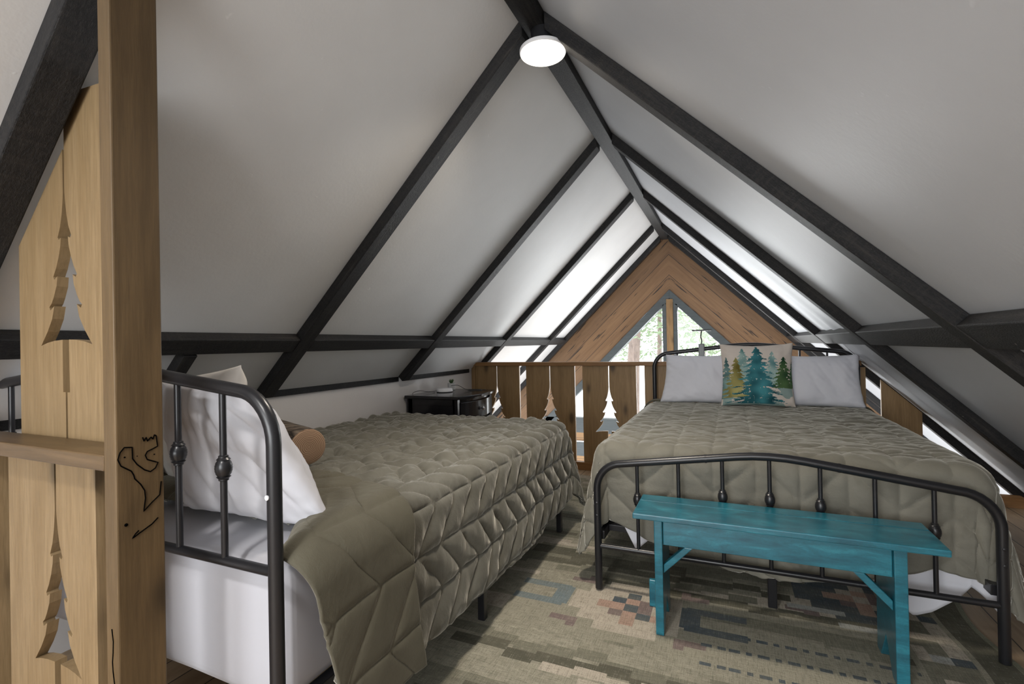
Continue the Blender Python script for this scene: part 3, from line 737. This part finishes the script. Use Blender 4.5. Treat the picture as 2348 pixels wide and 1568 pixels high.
# ------------------------------------------------------------------ pillows
def pillow(name, w, h, t, loc, rot, mat, label, cat='pillow', wr=1.0, seed=0, n=64, pinch=.06, color=None, smooth_=True, parent=None, group=None, sag=0, taper=0, shear=0, fold=0):
    """cushion in local x (width), z (height, 0 at the bottom), y thickness; both faces in one closed mesh"""
    V = {}; v = []; f = []
    def pt(i, j, s):
        u = -1 + 2 * i / n; q = -1 + 2 * j / n
        x = u * w / 2 * (1 - pinch * (1 - q * q)) * (1 - taper * (q + 1) / 2) + shear * (q + 1) / 2; z = q * h / 2 * (1 - pinch * (1 - u * u) * (1.2 if q > 0 else .6))
        e = (max(0, 1 - abs(u) ** 2.6)) ** .55 * (max(0, 1 - abs(q) ** 2.6)) ** .55
        th = t / 2 * e
        nx = wr * (.016 * nz(u, q * .6, seed, 1.6) + .006 * nz(u * .9 + q * .3, q * .35 - u * .3, seed + 3, 3.6) + .004 * abs(nz(u * 1.3 + q * .6, q * .3, seed + 6, 5)))
        nx += fold * ((1 - abs(mnoise.noise(Vector((u * 1.9 + q * .6, q * .35, seed + 20))))) ** 3 + .22 * (1 - abs(mnoise.noise(Vector((u * 3.8 - q * .7, q * .5, seed + 25))))) ** 4) * (.3 + .7 * e)
        ed = (1 - e) * .012 * nz(u, q, seed + 11, 6)
        z += sag * (1 - q) * .5 * .0
        return (x, s * th + nx * e + ed, z + h / 2)
    for s in (-1, 1):
        for i in range(n + 1):
            for j in range(n + 1):
                edge = i in (0, n) or j in (0, n)
                k = (i, j) if edge else (i, j, s)
                if k not in V: V[k] = len(v); v.append(pt(i, j, 0 if edge else s))
                V[i, j, s] = V[k]
    for s in (-1, 1):
        for i in range(n):
            for j in range(n):
                q = (V[i, j, s], V[i + 1, j, s], V[i + 1, j + 1, s], V[i, j + 1, s]); f.append(q if s < 0 else q[::-1])
    me = pymesh(v, f, name)
    if color:
        at = me.attributes.new('pattern', 'FLOAT_COLOR', 'FACE'); c = np.ones((len(f), 4), np.float32); k = 0
        for s in (-1, 1):
            for i in range(n):
                for j in range(n): c[k, :3] = color((i + .5) / n, (j + .5) / n) if s < 0 else (.5, .45, .4); k += 1
        at.data.foreach_set('color', c.ravel())
    o = link(name, me, mat, smooth=True); o.location = loc; o.rotation_euler = rot
    return tag(o, label, cat, group)
pillow('pillow', .68, .40, .19, (-.18, 4.19, .700), (R(-13), 0, R(1)), M_white, 'white pillow against the far headboard on the reading lamp side of the tree cushion', seed=1, wr=1.9, fold=.022, taper=.08, shear=.02)
pillow('pillow', .63, .39, .19, (.57, 4.16, .700), (R(-13), 0, R(-2)), M_white, 'white pillow against the far headboard on the sloped ceiling side of the tree cushion', seed=5, wr=1.9, fold=.018, taper=.06)
pillow('pillow', .64, .425, .17, (-1.35, 1.05, .685), (R(12), 0, R(2)), M_pil, 'crumpled white pillow behind the near headboard, closest to the log cushion', seed=9, wr=1.4, taper=.46, shear=-.10, fold=.05, pinch=.03)
pillow('pillow', .58, .43, .17, (-1.74, 1.20, .70), (R(8), R(-5), R(-3)), M_cream, 'cream pillow peeking up behind the crumpled white pillow on the near bed', seed=13)
pillow('pillow', .46, .41, .20, (-2.135, 1.0, .685), (R(12), 0, 0), M_pil, 'white pillow seen past the outer edge of the stair railing', seed=17, wr=1.6, taper=.12, shear=.03, fold=.04)

# tree cushion
def tree_color():
    cream = np.array((.60, .53, .47))
    T = [(.50, .03, .97, .40, (.006, .045, .06), (.06, .25, .28), 31, .03), (.30, .30, .93, .27, (.09, .21, .20), (.33, .44, .41), 5, .05), (.71, .32, .88, .20, (.07, .19, .20), (.32, .44, .41), 8, .05),
         (.20, .12, .77, .25, (.12, .10, .02), (.40, .36, .14), 14, .03), (.06, .10, .77, .17, (.012, .06, .07), (.22, .34, .32), 21, .04), (.87, .28, .78, .22, (.008, .04, .018), (.09, .16, .06), 27, .04), (.99, .30, .70, .06, (.02, .08, .04), (.1, .2, .1), 2, .03)]
    order = [1, 2, 4, 6, 3, 5, 0]
    def col(u, q):
        c = cream.copy()
        fog = mnoise.noise(Vector((u * 5, q * 5, 40))) + .5 * mnoise.noise(Vector((u * 14, q * 14, 41)))
        low = max(0, .42 - q) * 2.2
        if q < .55 and fog * .6 + low * .55 > .22 and .02 < u < .98:
            m = .5 + .5 * mnoise.noise(Vector((u * 7, q * 7, 50))); c = np.array((.13, .23, .22)) * m + np.array((.40, .46, .42)) * (1 - m)
        for k in order:
            cx, b, tp, hw, c0, c1, sd, gap = T[k]
            if not b <= q <= tp: continue
            t = (tp - q) / (tp - b); fr = (t * 9) % 1.0
            sdx = 3 if u > cx else 0; fr = ((t + abs(u - cx) * -.25 + .03 * mnoise.noise(Vector((q * 9, sd + sdx, 2)))) * 9) % 1.0
            wdt = hw * (.05 + .95 * t ** .85) * (.42 + .50 * fr) * (1 + .7 * mnoise.noise(Vector((q * 30, sd + sdx, 0))) + .4 * mnoise.noise(Vector((q * 90, sd + sdx, 5))))
            if abs(u - cx) > wdt: continue
            n = mnoise.noise(Vector((u * 30, q * 30, sd))) + .5 * mnoise.noise(Vector((u * 70, q * 70, sd)))
            if n > .60 and t > .12: continue
            m = min(1, max(0, .5 + .9 * mnoise.noise(Vector((u * 6, q * 6, sd + 7))) + (.25 if sd != 31 else .0) * (t - .4) * 2)); c = np.array(c0) * (1 - m) + np.array(c1) * m
        return c
    return col
tcm = NT('printed_linen'); at_ = tcm.n('ShaderNodeAttribute', attribute_name='pattern'); tcm.set(tcm.p, Base_Color=at_.outputs['Color'], Roughness=.85); tcm.p.inputs['Specular IOR Level'].default_value = .2
tcm.bump(tcm.noise(tcm.coords((1, 1, 1), shift=False), 500, 2), .2, .002)
pillow('tree_cushion', .50, .475, .17, (.195, 4.055, .702), (R(-9), 0, R(2)), tcm.m, 'square cream cushion printed with watercolour green and teal fir trees', 'cushion', wr=.5, seed=3, n=150, pinch=.07, color=tree_color())

# log cushion
lg = empty('log_cushion', (-1.62, 1.55, .70), 'round bolster printed like a bark log with cut growth rings, on the olive quilt', 'cushion')
tb = NT('bark_print'); cb = tb.coords((2.2, 9, 9), shift=False); vb = tb.n('ShaderNodeTexVoronoi', feature='DISTANCE_TO_EDGE'); vb.inputs['Scale'].default_value = 3.2; tb.l(cb, vb.inputs['Vector'])
nb_ = tb.noise(cb, 3, 5, .7, .6); mb_ = tb.mix(tb.ramp(vb.outputs[0], [(0, g(0)), (.16, g(1))]), (.02, .013, .009), tb.ramp(nb_, [(.3, (.04, .028, .02)), (.55, (.13, .10, .075)), (.75, (.32, .27, .21))]))
tb.set(tb.p, Base_Color=mb_, Roughness=.9)
te = NT('cut_wood_print'); ce = te.coords((0, 1, 1), shift=False); wv = te.n('ShaderNodeTexWave', wave_type='RINGS', rings_direction='SPHERICAL'); wv.inputs['Scale'].default_value = 48; wv.inputs['Distortion'].default_value = 4.5; wv.inputs['Detail'].default_value = 2; wv.inputs['Detail Scale'].default_value = .6; te.l(ce, wv.inputs['Vector'])
te.set(te.p, Base_Color=te.ramp(wv.outputs['Fac'], [(.1, (.17, .098, .058)), (.35, (.29, .185, .115)), (.8, (.36, .24, .155))]), Roughness=.85)
le = Vector((-1.60, 1.51, .791)); ld = Vector((-.92, .36, .01)).normalized(); LRr = .076
pts = [le + ld * .006] + [le + ld * k for k in (.02, .06, .14, .22, .30, .38, .43)]
MB().tube(pts, [LRr * .965, LRr, LRr * 1.01, LRr, LRr * .99, LRr, LRr, LRr * .96], 36).build('bark_cover', tb.m, lg, smooth='auto')
eo = MB().tube([le + ld * .008, le + ld * .002, le, le - ld * .001], [LRr * .975, LRr * .95, LRr * .90, LRr * .3], 36).build('cut_end', te.m, None, smooth='auto')
eo.data.transform(Matrix.Translation(-le)); eo.parent = lg; eo.location = le - lg.location

# ------------------------------------------------------------------ teal bench
def teal():
    t = NT('teal_paint'); c = t.coords((2, 5, 9)); n = t.noise(c, 4, 5, .65, .5); f = t.noise(t.coords((1, 1, 1)), 90, 3, .7)
    b = t.ramp(n, [(.3, (.007, .082, .12)), (.55, (.013, .145, .20)), (.75, (.03, .235, .30))])
    b = t.mix(t.ramp(f, [(.5, g(0)), (.8, g(.5))]), b, (.01, .08, .10))
    t.set(t.p, Base_Color=b, Roughness=.30); t.p.inputs['Coat Weight'].default_value = .6; t.p.inputs['Coat Roughness'].default_value = .28; t.bump(n, .10, .003); return t.m
M_teal = teal()
bn = empty('bench', (.14, 2.16, 0), 'teal painted wooden bench standing in front of the bed footboard', 'bench')
def tl(name, mb, bevel=.003): return mb.build(name, M_teal, bn, bevel=bevel)
sw = .0185
tl('seat', MB().box(-.372, .655, 2.028, 2.213, .476, .499).box(-.372, .655, 2.2145, 2.300, .476, .499), .004)
def leg(x0, x1):
    poly = [(2.047, .476), (2.285, .476), (2.285, .009), (2.238, .009), (2.166, .12), (2.094, .009), (2.047, .009)]
    return MB().prism(poly, x0, x1, fYZ)
tl('leg', leg(-.290, -.258)); tl('leg', leg(.505, .543))
tl('apron', MB().box(-.257, .504, 2.062, 2.080, .372, .4755)); tl('apron', MB().box(-.310, .565, 2.262, 2.280, .385, .4755))
for x0, sx in ((-.257, 1), (.504, -1)):
    b = MB().prism([(x0, .255), (x0, .290), (x0 + sx * .082, .3725), (x0 + sx * .115, .3725)], 2.064, 2.096, fXZ); tl('brace', b)
    tl('foot_block', MB().box(x0 - sx * .088 if sx > 0 else x0 + .04, x0 - sx * .034 if sx > 0 else x0 + .09, 2.255, 2.275, .010, .13))

# ------------------------------------------------------------------ nightstand
ns = empty('nightstand', (-2.19, 3.65, 0), 'black bow-fronted nightstand against the low white wall beside the railing', 'nightstand')
M_lac = plain('black_lacquer', (.010, .010, .012), .16)
def bow(x0, x1, y0, y1, b, n=14):
    p = [(x0, y0)]
    for k in range(n + 1):
        t = k / n; p.append((x1 + b * math.sin(math.pi * t), y0 + (y1 - y0) * t))
    p.append((x0, y1)); return p
MB().prism(bow(-2.45, -1.94, 3.32, 3.98, .065), .772, .797, fXY).build('top', M_lac, ns, bevel=.005)
MB().prism(bow(-2.44, -1.985, 3.345, 3.955, .055), .20, .770, fXY).build('carcass', M_lac, ns, bevel=.002)
for x, y in ((-2.43, 3.345), (-2.005, 3.345), (-2.43, 3.92), (-2.005, 3.92)): MB().box(x, x + .045, y, y + .04, 0, .771).build('leg', M_lac, ns, bevel=.003)
MB().box(-2.385, -2.005, 3.340, 3.346, .72, .771).build('side_rail', M_lac, ns, bevel=.002)
for z0, z1 in ((.60, .742), (.44, .585), (.28, .425)):
    fr = [(-1.97 + .062 * math.sin(math.pi * (k / 12 * .8 + .1)), 3.39 + .52 * k / 12) for k in range(13)]; bk = [(x - .02, y) for x, y in fr[::-1]]
    d = MB().prism(fr + bk, z0, z1, fXY).build('drawer', M_lac, ns, bevel=.003)
    MB().lathe([(.005, 0), (.006, .012), (.013, .018), (.015, .025), (.011, .032), (.003, .035)], (-1.910, 3.65, (z0 + z1) / 2), 20, 'x').build('knob', M_chrome, d, smooth='auto')
pot = empty('potted_succulent', (-2.32, 3.86, .797), 'small spiky succulent in a pale grey pot on the black nightstand', 'plant')
MB().lathe([(.030, 0), (.034, .004), (.036, .062), (.033, .062), (.031, .052), (.004, .050)], (-2.32, 3.86, .797), 28).build('pot', plain('grey_ceramic', (.50, .50, .49), .5), pot, smooth='auto')
lf = MB()
for k in range(16):
    a = k * 2.4; tl_ = .3 + .5 * (k / 16); L_ = .052 - .012 * (k / 16)
    c = Vector((-2.32, 3.86, .848)); d = Vector((math.cos(a) * tl_, math.sin(a) * tl_, 1)).normalized()
    lf.tube([c, c + d * L_ * .45 + Vector((0, 0, .002)), c + d * L_ * .8, c + d * L_], [.004, .0055, .0035, .0006], 6)
lf.build('leaves', plain('succulent_green', (.04, .085, .025), .5), pot, smooth=True)
pk = empty('router', (-2.27, 3.66, .797), 'flat white round router lying on the black nightstand', 'router')
MB().lathe([(.066, 0), (.070, .003), (.070, .006)], (-2.27, 3.66, .797), 36).build('base_ring', plain('black_plastic', (.02, .02, .02), .4), pk, smooth='auto')
MB().lathe([(.0695, .006), (.071, .014), (.068, .028), (.060, .033), (.002, .034)], (-2.27, 3.66, .797), 36).build('shell', M_strip, pk, smooth='auto')
def cable(pts, label, r=.0022):
    q = []
    P_ = [Vector(p) for p in pts]
    for i in range(len(P_) - 1):
        p0 = P_[max(i - 1, 0)]; p1 = P_[i]; p2 = P_[i + 1]; p3 = P_[min(i + 2, len(P_) - 1)]
        for k in range(6):
            t = k / 6; q.append(.5 * ((2 * p1) + (-p0 + p2) * t + (2 * p0 - 5 * p1 + 4 * p2 - p3) * t * t + (-p0 + 3 * p1 - 3 * p2 + p3) * t ** 3))
    q.append(P_[-1])
    tag(MB().tube(q, r, 8).build('cable', plain('black_cable', (.01, .01, .01), .5), smooth=True), label, 'cable')
cable([(-2.33, 3.60, .802), (-2.36, 3.52, .812), (-2.40, 3.48, .822), (-2.43, 3.44, .815), (-2.44, 3.42, .801)], 'thin black cable looping from the router towards the white wall')
cable([(-2.30, 3.82, .838), (-2.22, 3.80, .845), (-2.14, 3.79, .815), (-2.08, 3.80, .8), (-2.02, 3.84, .8), (-2.03, 3.90, .8), (-2.10, 3.92, .8), (-2.16, 3.88, .8), (-2.08, 3.86, .802), (-2.0, 3.92, .8)], 'black cable coiled in front of the potted succulent')

# ------------------------------------------------------------------ reading lamp clipped to the far headboard
rl = empty('reading_lamp', (-.20, 4.42, 1.12), 'grey clip-on reading lamp on the far headboard rail beside the tree cushion', 'lamp')
MB().box(-.225, -.178, 4.382, 4.452, 1.065, 1.175).build('clip', M_greym, rl, bevel=.006)
MB().tube([(-.202, 4.41, 1.17), (-.198, 4.41, 1.20), (-.205, 4.40, 1.235), (-.198, 4.40, 1.285)], .0045, 10).build('gooseneck', M_metal, rl, smooth=True)
MB().box(-.275, -.12, 4.385, 4.415, 1.282, 1.294).build('light_bar', plain('dark_grey_plastic', (.03, .03, .03), .4), rl, bevel=.003)
MB().tube([(-.215, 4.40, 1.07), (-.214, 4.395, .98), (-.21, 4.40, .90)], .003, 8).build('cord', M_metal, rl, smooth=True)

# ------------------------------------------------------------------ outdoors
MB().box(-60, 60, YG + .2, 80, -2.9, -2.75).build('ground', wall_paint('pale_ground', (.80, .80, .78), .9))['kind'] = 'structure'
def tree(x, y, h, r, crown, sd, label, leafy=1600, col=(.16, .22, .12), bark=(.22, .17, .145)):
    rr = random.Random(sd); o = empty('pine_tree', (x, y, -2.75), label, 'tree', None)
    mb = MB(); P_ = [(x + .15 * math.sin(k * .9 + sd) * r * 3, y, -2.75 + h * k / 8) for k in range(9)]
    mb.tube(P_, [r * (1 - .09 * k) for k in range(9)], 12)
    for k in range(26):
        z = -2.75 + h * (crown + (1 - crown) * k / 26); a = rr.uniform(0, 6.28); L_ = (1.5 - 1.0 * k / 26) * rr.uniform(.7, 1.2)
        mb.tube([(x, y, z), (x + math.cos(a) * L_ * .5, y + math.sin(a) * L_ * .5, z + .1), (x + math.cos(a) * L_, y + math.sin(a) * L_, z - .05)], [r * .22, r * .14, r * .04], 5)
    tk = NT('bark'); cc = tk.coords((9, 9, 1.5)); tk.set(tk.p, Base_Color=tk.ramp(tk.noise(cc, 2, 5, .7), [(.3, tuple(q * .45 for q in bark)), (.65, bark)]), Roughness=.9)
    mb.build('trunk', tk.m, o, smooth='auto')
    lf = MB()
    for k in range(leafy):
        t = rr.random(); z = -2.75 + h * (crown - .05 + (1.02 - crown) * t); R_ = (1.9 - 1.45 * t) * math.sqrt(rr.random()); a = rr.uniform(0, 6.28)
        c = Vector((x + math.cos(a) * R_, y + math.sin(a) * R_, z - .12 * R_)); d = Vector((rr.uniform(-1, 1), rr.uniform(-1, 1), rr.uniform(-.6, .5))).normalized()
        e = d.cross(Vector((rr.uniform(-1, 1), rr.uniform(-1, 1), rr.uniform(-1, 1)))).normalized(); s_ = rr.uniform(.05, .13)
        lf.add([c - d * s_, c + e * s_ * .3, c + d * s_, c - e * s_ * .3], [(0, 1, 2, 3)])
    lf.build('foliage', plain('needles', col, .7), o, fix=False)
tree(-2.22, 13.0, 9, .22, .52, 3, 'thick reddish trunked pine outside the gable window pane nearest the nightstand', 2600)
tree(-2.05, 16.5, 10, .10, .40, 4, 'slim pine with pale leafy crown outside, just beside the window mullion', 3400)
tree(.4, 14.0, 8, .10, .42, 5, 'pale green pine outside the gable pane behind the reading lamp', 3400)
tree(-4.6, 18.0, 11, .14, .35, 6, 'slender pine outside, partly hidden by the slope of the window trim', 2000)
tree(-.9, 21.0, 10, .13, .40, 7, 'far pine outside towards the corner of the gable pane by the tree cushion', 2000)
